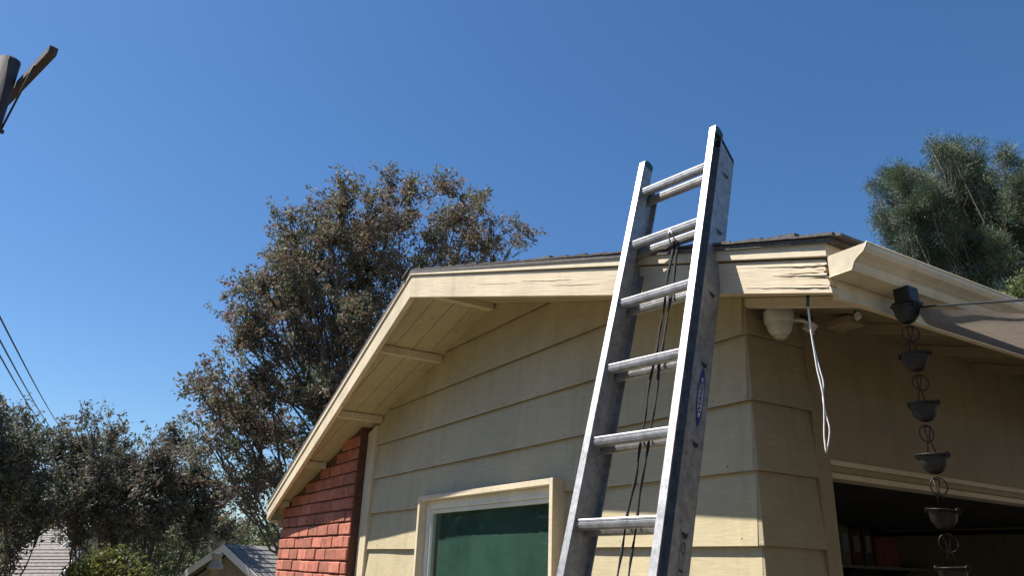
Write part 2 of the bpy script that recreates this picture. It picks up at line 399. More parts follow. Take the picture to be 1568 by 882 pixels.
sof_r = MB().prism([(XA, YA+.04, ZR+.022), (XR-.02, yb(XR)+.04, soff(XR)+.022), (XR-.02, .03, soff(XR)+.022), (XA, .03, ZR+.022)], (0, 0, .02)).build('soffit_deck', M_SOFFIT, house)
yy = .0-.0
edges = [.03, -.135, -.29, -.445, -.60, -.70]
for a, b_ in zip(edges[:-1], edges[1:]):
    plank(-1, b_, a, sof_l, XL); plank(1, b_, a, sof_r, XR-.02)
# eave soffit along the garage front
sof_e = MB().prism([(-.1, .035, soff(-.1)+.022), (XR-.025, .035, soff(XR-.025)+.022), (XR-.025, 5.9, soff(XR-.025)+.022), (-.1, 5.9, soff(-.1)+.022)], (0, 0, .02)).build('soffit_deck', M_SOFFIT, house)
ys = .04
while ys < 5.8:
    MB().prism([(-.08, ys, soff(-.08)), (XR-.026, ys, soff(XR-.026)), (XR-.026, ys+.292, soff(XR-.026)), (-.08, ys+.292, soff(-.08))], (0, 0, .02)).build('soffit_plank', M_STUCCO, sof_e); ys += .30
# lookouts under the gable overhang
for x in (-3.16, -4.36, -5.56, -6.76):
    zt = soff(x); x1 = x+.04
    MB().prism([(x-.02, yb(x)+.03, zt-.065), (x+.02, yb(x)+.03, zt-.065-.0), (x+.02, yb(x)+.03, zt-.003), (x-.02, yb(x)+.03, zt-.003)], (0, -yb(x)-.03-.03 if x > -4.6 else YB-yb(x)-.03, 0)).build('lookout', M_TRIM, house, .002)
MB().obox((XA-.03, YA+.06, ZR-.055), (.06, 0, 0), (0, -YA-.09, 0), (0, 0, .055)).build('ridge_beam', M_TRIM, house, .002)
# rafter tails under the eave
for i, y in enumerate((0.0, .61, 1.22, 1.83, 2.44, 3.05, 3.66, 4.27, 4.88, 5.49)):
    d = .048
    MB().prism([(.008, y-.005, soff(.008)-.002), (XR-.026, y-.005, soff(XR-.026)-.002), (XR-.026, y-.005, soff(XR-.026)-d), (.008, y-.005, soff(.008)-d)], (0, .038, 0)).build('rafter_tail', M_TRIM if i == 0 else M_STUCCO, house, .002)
# fascia + gutter of the garage eave
MB().box((XR-.026, yb(XR)+.035, 2.520), (XR, 6.0, 2.675)).build('eave_fascia', M_TRIM, house, .002)
GY0 = yb(XR)-.004
prof = [(.001, .080), (.001, .002), (.004, 0), (.088, 0), (.094, .011), (.101, .027), (.118, .041), (.138, .052), (.148, .065), (.152, .080)]
def gpt(p, y, tilt=0): return (XR+.002+p[0], y, 2.585+p[1])
gm = MB(); inner = [(.147, .080), (.143, .067), (.134, .056), (.114, .045), (.096, .030), (.089, .016), (.084, .005), (.006, .005), (.006, .080)]
full = prof+inner; n = len(full); ysq = [GY0, 6.05]
vs = [gpt(p, y) for y in ysq for p in full]; fs = [(k, (k+1) % n, n+(k+1) % n, n+k) for k in range(n)]
gm.add(vs, fs); gutter = gm.build('gutter', M_GUTTER, house)
cap = MB().prism([gpt(p, GY0-.003) for p in prof], (0, .005, 0)).build('gutter_end_cap', M_GUTTER, gutter)
MB().tube([gpt(p, GY0-.005) for p in prof[1:]], .0022, 6).build('end_cap_flange', M_GUTTER, gutter)
MB().tube([gpt((.150, .081), GY0), gpt((.150, .081), 6.0)], .0045, 8).build('gutter_lip', M_GUTTER, gutter)
# barge boards (prow)
def barge(xe, he, name):
    h0 = .160
    p = [(XA, YA, 3.358), (xe, yb(xe), 3.358-SL*abs(xe-XA)+.002)]
    return p
zL = 2.053; zE = 2.532
bl = MB().prism([(XL, yb(XL), zL), (XA, YA, 3.358), (XA, YA, 3.358+.158), (XL, yb(XL), zL+.115)], (0, .038, 0)).build('barge_board', M_BARGE_LEFT, house, .002)
def ragged_end():
    # the eave end of the right board is split and rotten: tapered splits run in from a ragged end
    rr = random.Random(5); pts = []
    def pt(dx, t): pts.append((XR+dx-.004*t, zE+.128*t, t))
    for t0, t1, dep, w, dx in ((0, .20, .15, .030, 0), (.24, .42, .09, .022, -.004), (.45, .55, .20, .05, -.010), (.60, .66, .06, .02, -.016), (.69, .80, .11, .055, -.008), (.85, 1., 0, 0, -.003)):
        pt(dx+rr.uniform(-.002, .002), t0); pt(dx+rr.uniform(-.004, .001), (t0+t1)/2); pt(dx-.004, t1)
        if dep:                                         # a tapered slot following the board's slope
            for k, f in ((1, .35), (2, .7)): pts.append((XR-dep*f, zE+.128*(t1+w*.3*(1-f))+SL*dep*f+rr.uniform(-.0015, .0015), t1))
            pts.append((XR-dep, zE+.128*(t1+w*.25)+SL*dep, t1))
            for k, f in ((2, .65), (1, .3)): pts.append((XR-dep*f, zE+.128*(t1+w*.9*(1-f)+w*.2)+SL*dep*f+.0015, t1))
            pt(dx-.008, t1+w*.9)
    return [(x, z) for x, z, t in pts]
rg = ragged_end()
poly = [(XA, YA, 3.358)]+[(x, yb(x), z) for x, z in rg]+[(XA, YA, 3.358+.158)]
br = MB().prism(poly, (0, .038, 0)).build('barge_board', M_BARGE, house)
rr = random.Random(3)
for (xa, xb, zf, w) in ((.40, .735, .20, .005), (.52, .735, .52, .006), (.46, .730, .77, .005), (-1.05, -.62, .62, .0022), (-.80, -.42, .42, .002), (-1.5, -1.1, .55, .0015)):
    N = 12; up_ = []; dn = []                           # lifted paint edges along the grain
    for i in range(N+1):
        t = i/N; x = xa+(xb-xa)*t; base = 3.358-SL*abs(x-XA)+.145*zf+rr.uniform(-.001, .001)
        ww = w*(t**.7 if xb > .7 else math.sin(math.pi*t))*rr.uniform(.5, 1.1)
        up_.append((x, yb(x)-.0008, base+ww*.5)); dn.append((x, yb(x)-.001-ww*.9, base-ww*.5))
    MB().add(up_+dn+[(x, y+.0045, z) for x, y, z in dn], [(i, i+1, N+2+i, N+1+i) for i in range(N)]+[(N+1+i, N+2+i, 2*N+3+i, 2*N+2+i) for i in range(N)]).build('split_sliver', M_BARGE, br)
# cap trim on top of the barge
MB().prism([(XL-.01, yb(XL)-.011, zL+.118), (XA, YA-.011, 3.520), (XA, YA-.011, 3.562), (XL-.01, yb(XL)-.011, zL+.158)], (0, .06, 0)).build('rake_trim', M_TRIM, house, .002)
MB().prism([(XA, YA-.011, 3.520), (XR+.004, yb(XR)-.011, zE+.133), (XR+.004, yb(XR)-.011, zE+.188), (XA, YA-.011, 3.562)], (0, .06, 0)).build('rake_trim', M_TRIM, house, .002)
# left eave return
box('eave_fascia', (XL+.0, yb(XL)+.04, 2.02), (XL+.03, 6, 2.16), M_TRIM, house, .002)
box('eave_return', (XL+.03, yb(XL)+.05, 2.035), (-6.965, YB+.0, 2.05), M_SOFFIT, house)
# roof
def rz(x): return ZR+.05+.055-(SL-.004)*abs(x-XA)
roof = MB()
for xe in (XL-.03, XR+.03):
    roof.prism([(XA, YA-.012, rz(XA)-.02), (xe, yb(xe)-.012-(.012 if xe > 0 else 0), rz(xe)-.02), (xe, 6.1, rz(xe)-.02), (XA, 6.1, rz(XA)-.02)], (0, 0, .018))
roof = roof.build('roof', M_SHINGLE, house)
for sgn, xe in ((-1, XL), (1, XR)):
    n = int(abs(xe-XA)/.143)
    for i in range(n+1):
        d1 = abs(xe-XA)-i*.143+.05; d0 = max(.0, d1-.165)
        for (y0, y1) in ((None, .5), ):
            x1, x0 = XA+sgn*d1, XA+sgn*d0
            ov = .013+(.022*(d1/3)**1.6 if sgn > 0 else 0)
            lift = random.uniform(0, .005)+(.010 if i % 5 == 1 and sgn > 0 else 0)
            zt = .003
            a = [(x1, yb(x1)-ov, rz(x1)+zt), (x1, y1, rz(x1)+.004), (x0, y1, rz(x0)+.002), (x0, yb(x0)-.013-(.022*(d0/3)**1.6 if sgn > 0 else 0), rz(x0)+.001)]
            b_ = [(x, y, z+.006+(.004+lift if k < 2 else 0)) for k, (x, y, z) in enumerate(a)]
            MB().hexa(a, b_).build('shingle', M_SHINGLE, roof)
ycap = YA-.02
while ycap < 5.8:                                       # ridge caps
    MB().hexa([(XA-.14, ycap, rz(XA-.14)+.012), (XA, ycap, rz(XA)+.022), (XA, ycap+.26, rz(XA)+.012), (XA-.14, ycap+.26, rz(XA-.14)+.006)],
              [(XA-.14, ycap, rz(XA-.14)+.022), (XA, ycap, rz(XA)+.034), (XA, ycap+.26, rz(XA)+.022), (XA-.14, ycap+.26, rz(XA-.14)+.014)]).build('ridge_cap', M_SHINGLE, roof); ycap += .22
# eave edge tabs, lifted at the front corner
y = yb(XR)-.022
k = 0
while y < 5.9:
    L = .3
    zz = rz(XR+.05)-.006+ (.006 if k % 2 else 0)
    MB().hexa([(XR-.1, y, rz(XR-.1)+.012), (XR+.075, y, zz), (XR+.075, y+L, zz), (XR-.1, y+L, rz(XR-.1)+.012)],
              [(XR-.1, y, rz(XR-.1)+.02), (XR+.075, y, zz+.01), (XR+.075, y+L, zz+.01), (XR-.1, y+L, rz(XR-.1)+.02)]).build('shingle', M_SHINGLE, roof); y += L+.004; k += 1
box('drip_edge', (XR-.03, yb(XR)+.012, rz(XR)-.055), (XR+.003, 6, rz(XR)-.022), M_TRIM, house)
# other walls so that the house is closed
box('back_wall', (-7.0, 5.9, 0), (-.1, 6.02, 2.6), M_STUCCO, house)
box('left_wall', (-7.0, .13, 0), (-6.88, 5.9, 2.2), M_STUCCO, house)
# window in the gable wall
cas = MB(); t_ = .036
cas.box((WX0, -.10, WZ0), (WX0+t_, .0, WZ1)); cas.box((WX1-t_+.0, -.10, WZ0), (WX1, .0, WZ1)); cas.box((WX0+t_+.001, -.098, WZ1-t_), (WX1-t_-.001, .0, WZ1-.001)); cas.box((WX0+t_+.001, -.108, WZ0), (WX1-t_-.001, 0, WZ0+t_))
window = cas.build('window', M_TRIM, house, .002)
def frame(x0, x1, z0, z1, w, y0, y1, wt=None):
    m = MB(); wt = wt or w
    m.box((x0, y0, z0), (x0+w, y1, z1)); m.box((x1-w, y0, z0), (x1, y1, z1)); m.box((x0+w, y0+.001, z1-wt), (x1-w, y1-.001, z1)); m.box((x0+w, y0+.001, z0), (x1-w, y1-.001, z0+w)); return m
frame(WX0+t_+.002, WX1-t_-.002, WZ0+t_, WZ1-t_-.002, .036, -.042, .03, .06).build('window_frame', M_VINYL, window, .002)
frame(WX0+t_+.040, WX1-t_-.040, WZ0+t_+.038, WZ1-t_-.064, .026, -.026, .02).build('sash', M_VINYL, window, .0015)
box('pane', (WX0+t_+.067, -.006, WZ0+t_+.065), (WX1-t_-.067, -.002, WZ1-t_-.091), M_GLASS, window)
bl_ = MB(); N = 60; vs = []; fs = []
for i in range(N+1):
    x = WX0+.05+(WX1-WX0-.1)*i/N; vs += [(x, .026+.001*math.sin(i*1.3), WZ0+.05), (x, .026+.001*math.sin(i*1.3+.4), WZ1-.05)]
fs = [(2*i, 2*i+2, 2*i+3, 2*i+1) for i in range(N)]; bl_.add(vs, fs, True); bl_.build('window_blind', M_BLIND, window)
# garage interior
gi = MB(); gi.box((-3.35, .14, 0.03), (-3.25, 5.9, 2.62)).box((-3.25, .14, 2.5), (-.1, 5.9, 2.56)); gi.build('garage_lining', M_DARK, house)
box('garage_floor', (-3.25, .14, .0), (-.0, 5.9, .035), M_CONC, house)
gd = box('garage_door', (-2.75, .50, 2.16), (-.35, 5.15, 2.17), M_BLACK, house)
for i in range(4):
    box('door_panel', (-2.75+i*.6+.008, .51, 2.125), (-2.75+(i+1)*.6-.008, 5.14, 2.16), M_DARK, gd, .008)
for y in (.60, 5.05):
    box('door_track', (-3.0, y-.02, 2.06), (-.12, y+.02, 2.10), M_BLACK, gd)

# ------------------------------------------------------------------ things on the house
# shelf with boxes inside the garage
sh = thing('wall_shelf', 'pale wooden shelf board deep inside the dark open garage', 'shelf', (-3.1, 5.0, 1.72))
M_SHELF = mat_simple('pale_shelf', (.2, .18, .15), .7)
box('shelf_board', (-3.25, 3.6, 1.735), (-2.85, 5.88, 1.765), M_SHELF, sh, .003)
for y in (3.8, 4.7, 5.6): MB().prism([(-3.25, y, 1.735), (-2.9, y, 1.735), (-3.25, y, 1.5)], (0, .03, 0)).build('bracket', M_BLACK, sh)
def carton(y, w, h, d, col, label, stripe=None, z=1.765, name='storage_box', cat='box'):
    base = (-3.05, y+w/2, z); t = thing(name, label, cat, base, 'boxes and folders on the garage shelf')
    m = mat_simple(name+'_card', col, .7, 0, .2, 12)
    box('box_body', (-3.05-d/2, y, z), (-3.05+d/2, y+w, z+h), m, t, .004)
    if stripe: box('spine_label', (-3.05+d/2+.0005, y+w*.22, z+h*.35), (-3.05+d/2+.003, y+w*.78, z+h*.8), mat_simple('label_'+name, stripe, .7), t)
    else: box('box_lid', (-3.05-d/2-.006, y-.004, z+h-.04), (-3.05+d/2+.006, y+w+.004, z+h+.004), m, t, .003)
carton(3.95, .16, .36, .28, (.10, .20, .22), 'teal folder with a pale label, leftmost on the garage shelf', (.2, .2, .18), name='folder', cat='folder')
carton(4.16, .30, .30, .30, (.16, .25, .26), 'plain blue-grey box with lid beside the teal folder', None)
carton(4.50, .14, .38, .28, (.16, .15, .13), 'cream folder standing beside the blue-grey box', (.2, .3, .3), name='folder', cat='folder')
carton(4.67, .17, .36, .28, (.09, .032, .024), 'red folder between the cream and black folders', (.25, .2, .16), name='folder', cat='folder')
carton(4.88, .13, .37, .28, (.05, .06, .07), 'black folder with white label right of the red one', (.25, .25, .25), name='folder', cat='folder')
carton(5.06, .38, .30, .30, (.20, .06, .05), 'dark red box with lid at the right end of the shelf', None)

# security light on the corner
base = Vector((.108, .10, 2.750))
sec = thing('security_light', 'round white security lamp with a small box sensor under the eave corner', 'light', base)
MB().lathe(base+Vector((0, 0, .0)), [(0, .02), (.052, .02), (.054, .0), (.054, -.006)], 28).build('mounting_plate', M_BLACK, sec)
MB().lathe(base, [(0, -.005), (.062, -.005), (.066, -.012), (.066, -.060), (.060, -.066), (0, -.066)], 32).build('housing', M_WHITE, sec)
MB().lathe(base, [(.058, -.066), (.056, -.08), (.050, -.10), (.038, -.118), (.020, -.128), (0, -.130)], 32).build('dome', M_WHITE, sec)
MB().lathe(base, [(.030, -.1235), (.030, -.130), (.022, -.137), (0, -.138)], 20).build('lens', M_GUTTER, sec)
MB().tube([base+Vector((.05, .03, -.055)), base+Vector((.085, .055, -.062)), base+Vector((.10, .07, -.075))], .009, 8).build('sensor_arm', M_WHITE, sec)
ax = cr; sb = base+Vector((.085, .045, -.095))
q = Matrix.Rotation(R(35), 3, fwd)
mb = MB(); a, b_, c_ = q@(cr*.042), q@(cu*.04), fwd*.05
mb.obox(sb-a/2-b_/2+Vector((.03, .03, -.0)), a, b_, c_); mb.build('sensor_box', M_WHITE, sec, .004)
MB().obox(sb-a/2-b_*.62+Vector((.03, .03, 0))-c_*.12, a*1.1, b_*.16, c_*1.1).build('sensor_visor', M_WHITE, sec, .002)

# small clip sensor further along
cb = on(1314, 484, 1, .30)
clip = thing('eave_clip', 'tiny white clip with a green top hanging under the garage eave', 'clip', cb)
MB().obox(cb+Vector((-.014, 0, -.018)), (.026, .0, .012), (0, .012, 0), (-.008, 0, .03)).build('clip_body', M_WHITE, clip, .002)
MB().obox(cb+Vector((-.020, 0, .013)), (.026, .0, .012), (0, .014, 0), (-.004, 0, .022)).build('clip_top', M_GREEN, clip, .002)
MB().tube([cb+Vector((-.01, .006, .03)), cb+Vector((-.012, .006, .13))], .002, 6).build('clip_hook', M_BLACK, clip)
jb = on(1300, 500, 1, .38)
box('junction_box', (jb.x-.10, .36, soff(jb.x)-.05), (jb.x+.02, .47, soff(jb.x)-.012), M_STUCCO, None, .004)
jo = bpy.data.objects['junction_box']; tag(jo, 'small painted junction box on the shaded soffit behind the clip', 'box')

# white cord hanging from the barge end
co = [on(u, v, 1, -.355) for u, v in ((1237, 455), (1238, 480), (1242, 510), (1247, 540), (1251, 565), (1257, 590), (1261, 612), (1262, 640), (1262, 668), (1265, 694))]
cord = thing('hanging_cord', 'loop of white cord dangling from the end of the barge board', 'cord', co[0])
def smooth(pts, n=4):
    out = []
    for i in range(len(pts)-1):
        p0, p1, p2, p3 = pts[max(i-1, 0)], pts[i], pts[i+1], pts[min(i+2, len(pts)-1)]
        for k in range(n):
            t = k/n; out.append(.5*((2*p1)+(p2-p0)*t+(2*p0-5*p1+4*p2-p3)*t*t+(3*p1-p0-3*p2+p3)*t**3))
    return out+[pts[-1]]
MB().tube(smooth(co), .0027, 6).build('cord_strand', M_CORD, cord)
c2 = [on(u, v, 1, -.350) for u, v in ((1238, 470), (1243, 512), (1249, 542), (1256, 568), (1261, 588), (1260, 610), (1264, 632), (1270, 655), (1269, 675), (1265, 694))]
MB().tube(smooth(c2), .0025, 6).build('cord_strand', M_CORD, cord)
MB().tube([on(1237, 448, 1, -.36), on(1237, 470, 1, -.357)], .0055, 8).build('cord_clip', M_GREEN, cord)

# rain chain
CX, CY = .83, -.111
rc = thing('rain_chain', 'dark rain chain of open cups and rings hanging from the gutter', 'rain chain', (CX, CY, 1.5))
MB().box((CX-.030, CY-.030, 2.528), (CX+.030, CY+.030, 2.588)).build('outlet_box', M_BLACK, rc, .004)
MB().box((CX-.038, CY-.038, 2.524), (CX+.038, CY+.038, 2.534)).build('outlet_flange', M_BLACK, rc, .003)
def cup_mesh(r=.0445, h=.060):
    m = MB(); m.lathe((0, 0, 0), [(r*1.10, 0), (r*.98, -.004), (r*.93, -.015), (r*.84, -.034), (r*.55, -h*.88), (r*.28, -h), (r*.20, -h), (r*.5, -h*.84), (r*.78, -.033), (r*.88, -.014), (r*1.08, .003), (r*1.10, 0)], 28)
    m.tube([Vector((r*1.12*math.cos(a), r*1.12*math.sin(a), .001)) for a in np.linspace(0, 2*math.pi, 28, endpoint=False)], .002, 6, True)
    for s_ in (-1, 1): m.tube([Vector((s_*r*1.12, .012*math.sin(a), -.002+.009*math.cos(a))) for a in np.linspace(0, 2*math.pi, 10, endpoint=False)], .0025, 5, True)
    return m.mesh('rain_cup')
def ring_mesh(r, ax):
    m = MB(); P_ = []
    for a in np.linspace(0, 2*math.pi, 26, endpoint=False):
        P_.append(Vector((r*math.cos(a)*ax[0], r*math.cos(a)*ax[1], r*math.sin(a))))
    return m.tube(P_, .0022, 6, True).mesh('link_ring')
cupm = cup_mesh(); cupm.materials.append(M_BLACK); cupb = cupm.copy(); cupb.materials.clear(); cupb.materials.append(M_BRONZE)
ra = ring_mesh(.028, (cr.x, cr.y)); ra.materials.append(M_BLACK)
va, vb = Vector((cr.x, cr.y, 0)), Vector((-cr.y, cr.x, 0))
def vee(m_): 
    m = MB()
    m.tube([va*-.010+Vector((0, 0, .042)), va*-.004+Vector((0, 0, .0)), va*-.012+Vector((0, 0, -.048))], .002, 6)
    m.tube([va*.010+Vector((0, 0, .042)), va*.001+Vector((0, 0, .0)), va*.014+Vector((0, 0, -.048))], .002, 6); 
    m.tube([va*-.010+Vector((0, 0, .040)), va*.010+Vector((0, 0, .040))], .002, 6); me = m.mesh('link_wire'); me.materials.append(m_); return me
rab = ra.copy(); rab.materials.clear(); rab.materials.append(M_BRONZE); vma, vmb = vee(M_BLACK), vee(M_BRONZE)
zs = [2.520, 2.345, 2.172, 2.000, 1.825, 1.652, 1.48, 1.308, 1.136, .964, .792, .62]
for i, z in enumerate(zs):
    cx = CX+(.012*min(i, 4)/4)-.006; low = i >= 4
    for me, nm, dz in ((cupm if not low else cupb, 'rain_cup', 0), (ra if i < 3 else rab, 'link_ring', -.100), (vma if i < 3 else vmb, 'link_wire', -.118)):
        o = link(nm, me, None, rc); o.location = Vector((cx+(.006*math.sin(i*2.3) if nm == 'link_ring' else 0), CY, z+dz))-rc.location
        o.rotation_euler = (random.uniform(-.06, .06), random.uniform(-.06, .06), random.uniform(-.35, .35))

# shade sail from the fascia outwards
s0 = Vector((XR+.055, -.015, 2.490)); s1 = Vector((2.9, -.62, 2.20)); 
s1 = on(1568, 459, 0, 1.45); S0 = s0+Vector((0, 0, .055)); dirx = (s1-S0); s1 = S0+dirx*3.2
s2 = Vector((s1.x, 5.2, s1.z+.02)); s3 = Vector((XR+.045, 5.2, 2.489))
N = 40; vs = []; fs = []
for i in range(N+1):
    for j in range(N+1):
        u, v = i/N, (j/N)**2
        p = (s0*(1-u)+s1*u)*(1-v)+(s3*(1-u)+s2*u)*v; p.z += .055*max(0, 1-5.2*v/.06)*max(0, 1-u*3)
        p = p+Vector((0, 0, -.10*math.sin(math.pi*u)*math.sin(math.pi*v)+.002*math.sin(u*40+v*9))); vs.append(p)
fs = [(i*(N+1)+j, (i+1)*(N+1)+j, (i+1)*(N+1)+j+1, i*(N+1)+j+1) for i in range(N) for j in range(N)]
sail = thing('shade_sail', 'brown woven shade cloth stretched out from the garage eave', 'shade sail', s0)
MB().add(vs, fs, True).build('sail_cloth', M_SAIL, sail)
MB().tube([S0+(s1-S0)*t for t in np.linspace(0, 1, 20)], .0035, 8).build('sail_hem', M_BLACK, sail)
MB().tube([S0, S0+Vector((-.054, -.005, .02))], .0025, 6).build('sail_tie', M_BLACK, sail)
for p in (s1, s2):
    pp = thing('shade_post', 'dark steel post holding the near outer corner of the shade cloth' if p is s1 else 'dark steel post holding the far outer corner of the shade cloth', 'post', (p.x+.06, p.y, 0), 'posts of the shade sail')
    box('post_shaft', (p.x+.03, p.y-.04, 0), (p.x+.11, p.y+.04, p.z+.12), M_BLACK, pp, .004)

# ------------------------------------------------------------------ ladder
LS = 1.04
LA = CAM+Vector((-2.2794, 2.026, 1.62))*LS
lu = Vector((.0758, -.2854, -.9554)).normalized(); lv = Vector((.9774, .2107, .0146)); lv = (lv-lu*lv.dot(lu)).normalized()
ln = lv.cross(-lu).normalized()                         # towards the climber
LW = .3287*LS; RS = .3048*LS
lad = thing('extension_ladder', 'scuffed aluminium extension ladder leaning against the gable barge board', 'ladder', (LA+lu*3.4))
def lp(a, b_, c_): return LA+lv*a+lu*b_+ln*c_          # across, down, towards the climber
LEND = (LA.z-.02)/-lu.z
def channel(x, sgn, n0, n1, fl, t0, t1, name, cut=0, lip=True):
    # C rail: web at x, flanges outwards (sgn), between depths n0 (back) and n1 (front)
    th = .003; xo = x+sgn*fl
    sec = [(x, n0), (x, n1), (xo, n1), (xo, n1-th*1.6), (x+sgn*th, n1-th*1.6), (x+sgn*th, n0+th*1.6), (xo, n0+th*1.6), (xo, n0)]
    if not lip: sec = [(x, n0), (x, n1), (x+sgn*th, n1), (x+sgn*th, n0+th*1.6), (xo, n0+th*1.6), (xo, n0)]
    top = []; 
    for (a, c_) in sec:
        f = (c_-n1)/(n0-n1)                             # 0 front, 1 back
        top.append(lp(a, t0+cut*f, c_))
    bot = [lp(a, t1, c_) for a, c_ in sec]; n = len(sec)
    mb = MB(); mb.add(top+bot, [tuple(range(n)), tuple(range(n, 2*n))[::-1]]+[(k, (k+1) % n, n+(k+1) % n, n+k) for k in range(n)])
    return mb.build(name, M_ALU, lad)
FN1, FN0 = .030, -.034; BN1, BN0 = -.040, -.108
FL = .031
railL = channel(-.006, -1, FN0, FN1, FL, -.172, LEND-.35, 'fly_rail')
railR = channel(LW+.006, 1, FN0, FN1, FL, -.202, LEND-.35, 'fly_rail')
BN1, BN0 = -.012, -.124; BX = .046
baseL = channel(-BX, 1, BN0, BN1, .026, -.075, LEND-.12, 'base_rail', cut=.03, lip=False)
baseR = channel(LW+BX, -1, BN0, BN1, .026, -.150, LEND-.12, 'base_rail', cut=.05, lip=False)
for x, sgn, t0 in ((-.006, -1, -.172), (LW+.006, 1, -.202)):
    pts = []
    for k in range(9):
        a = math.pi*k/8; pts.append(lp(x-sgn*.002, t0-.018*math.sin(a), (FN1+FN0)/2-.003+(FN1-FN0)/2*.92*math.cos(a)))
    pts2 = [lp(x-sgn*.002, t0+.022, FN0+.004), lp(x-sgn*.002, t0+.022, FN1-.006)]
    MB().prism(pts+pts2, lv*sgn*(FL-.004)).build('rail_end_cap', M_GREEN, lad, .001)
for x, sgn, t0, cut in ((-BX+.03, -1, -.075, .03), (LW+BX-.03, 1, -.150, .05)):
    MB().prism([lp(x-sgn*.002, t0-.006, BN1-.004), lp(x-sgn*.002, t0-.006+cut, BN0+.002), lp(x-sgn*.002, t0+.02+cut, BN0+.002), lp(x-sgn*.002, t0+.02, BN1-.004)], lv*sgn*.032).build('rail_end_cap', M_GREEN if sgn < 0 else M_BLACK, lad, .001)
def rung(x0, x1, b_, n_, sz, name='rung'):
    # ribbed D section: flat top with grooves, rounded below
    P_ = [(-1, -.6), (-.95, -.95), (-.72, -1), (-.62, -.55), (-.30, -.55), (-.20, -1), (.20, -1), (.30, -.55), (.62, -.55), (.72, -1), (.95, -.95), (1.05, -.7), (1.0, -.45), (.86, -.38), (.86, -.18), (1.02, -.1), (.9, .3), (.62, .8), (.2, 1), (-.2, 1), (-.62, .8), (-.9, .3), (-.98, -.3)]
    a = [lp(x0, b_+y*sz, n_+x*sz) for x, y in P_]; return MB().prism(a, lv*(x1-x0)).build(name, M_ALU, lad)
NR = int((LEND-.5)/RS)
for i in range(NR):
    b_ = i*RS
    rung(-.004, LW+.004, b_+.016, 0.0, .018, 'fly_rung')
    rung(-BX+.001, LW+BX-.001, b_+.012, -.066, .018, 'base_rung')
    for sgn, x in ((-1, -.0062), (1, LW+.0062)):
        MB().lathe(lp(x-sgn*.001, b_+.014, 0), [(0, .004), (.014, .004), (.020, 0)], 14, lv*-sgn, lu).build('rung_collar', M_ALU, lad)
        m = MB(); m.prism([lp(x+sgn*.0025, b_+.014+.014*math.sin(a), .014*math.cos(a)) for a in np.linspace(0, 2*math.pi, 12, endpoint=False)], lv*sgn*.004); m.build('rung_end', M_BLACK, lad)
        xb = -BX if sgn < 0 else LW+BX
        m = MB(); m.prism([lp(xb+sgn*.0003, b_+.026+.017*math.sin(a), -.072+.017*math.cos(a)) for a in np.linspace(0, math.pi, 9)], lv*sgn*.003); m.build('rung_end', M_BLACK, lad)
        m = MB(); m.tube([lp(xb+sgn*.001, b_+.026+.020*math.sin(a), -.072+.020*math.cos(a)) for a in np.linspace(-.3, math.pi+.3, 12)], .0025, 5); m.build('rung_flare', M_ALU, lad)
# rope, two strands through a pulley clamped on the second rung
def rope_pts(x0, x1, t0, t1, n_, ph):
    return [lp(x0+(x1-x0)*t+.0022*math.sin(t*70+ph), t0+(t1-t0)*t, n_+.004*math.sin(t*31+ph)-.006) for t in np.linspace(0, 1, 150)]
px0 = .205
for k, (xa, xb) in enumerate(((px0-.011, .155), (px0+.013, .215))):
    P_ = rope_pts(xa, xb, RS+.055, LEND-.3, -.030, k*2)
    MB().tube(P_, [.0042+.0012*math.sin(i*.9)+(.0016 if (i//9) % 3 == 0 else 0) for i in range(len(P_))], 6).build('rope', M_ROPE, lad)
pul = MB(); pul.lathe(lp(px0, RS+.052, -.032)-lv*.006, [(0, 0), (.014, 0), (.014, .012), (0, .012)], 18, lv, lu).build('pulley', M_BLACK, lad)
MB().tube([lp(px0, RS+.012, .018), lp(px0+.012, RS+.04, .012), lp(px0+.014, RS+.066, -.02)], .0035, 6).build('pulley_strap', M_ALU, lad)
MB().tube([lp(px0, RS+.012, .018), lp(px0-.010, RS+.04, .012), lp(px0-.012, RS+.066, -.02)], .0035, 6).build('pulley_strap', M_ALU, lad)
# maker's oval sticker, reading upwards on the right base rail
def text_mesh(body, size, mat, parent, o, xdir, ydir, name, squash=1):
    cu_ = bpy.data.curves.new(name, 'FONT'); cu_.body = body; cu_.size = size; cu_.align_x = 'CENTER'; cu_.align_y = 'CENTER'; cu_.offset = size*.02
    tmp = bpy.data.objects.new('tmp', cu_); COL.objects.link(tmp); dg = bpy.context.evaluated_depsgraph_get(); dg.update()
    me = bpy.data.meshes.new_from_object(tmp.evaluated_get(dg)); bpy.data.objects.remove(tmp)
    for v in me.vertices: v.co = o+xdir*v.co.x*squash+ydir*v.co.y
    me.name = name; me.materials.clear(); return link(name, me, mat, parent)
sx = LW+BX+.0006; scn = -.074
def sticker(b_c, half_l, half_w, mat, off): 
    return MB().prism([lp(sx+off, b_c+half_l*math.sin(a)*1., scn+half_w*math.copysign(abs(math.cos(a))**1.25, math.cos(a))) for a in np.linspace(0, 2*math.pi, 40, endpoint=False)], lv*.0006)
bc = 3.52*RS
st = sticker(bc, .118, .021, None, 0).build('maker_sticker', M_BLUE, lad)
sticker(bc, .082, .0150, None, .0008).build('sticker_oval', M_STWHITE, st)
text_mesh('WERNER', .027, M_STBLACK, st, lp(sx+.0020, bc, scn), -lu, ln, 'sticker_lettering', 1.22)
MB().prism([lp(sx, 5.17*RS, scn-.016), lp(sx, 5.17*RS, scn+.016), lp(sx, 6.3*RS, scn+.016), lp(sx, 6.3*RS, scn-.016)], lv*.0006).build('warning_sticker', M_STICK, lad)
lpw = bpy.data.objects['warning_sticker']
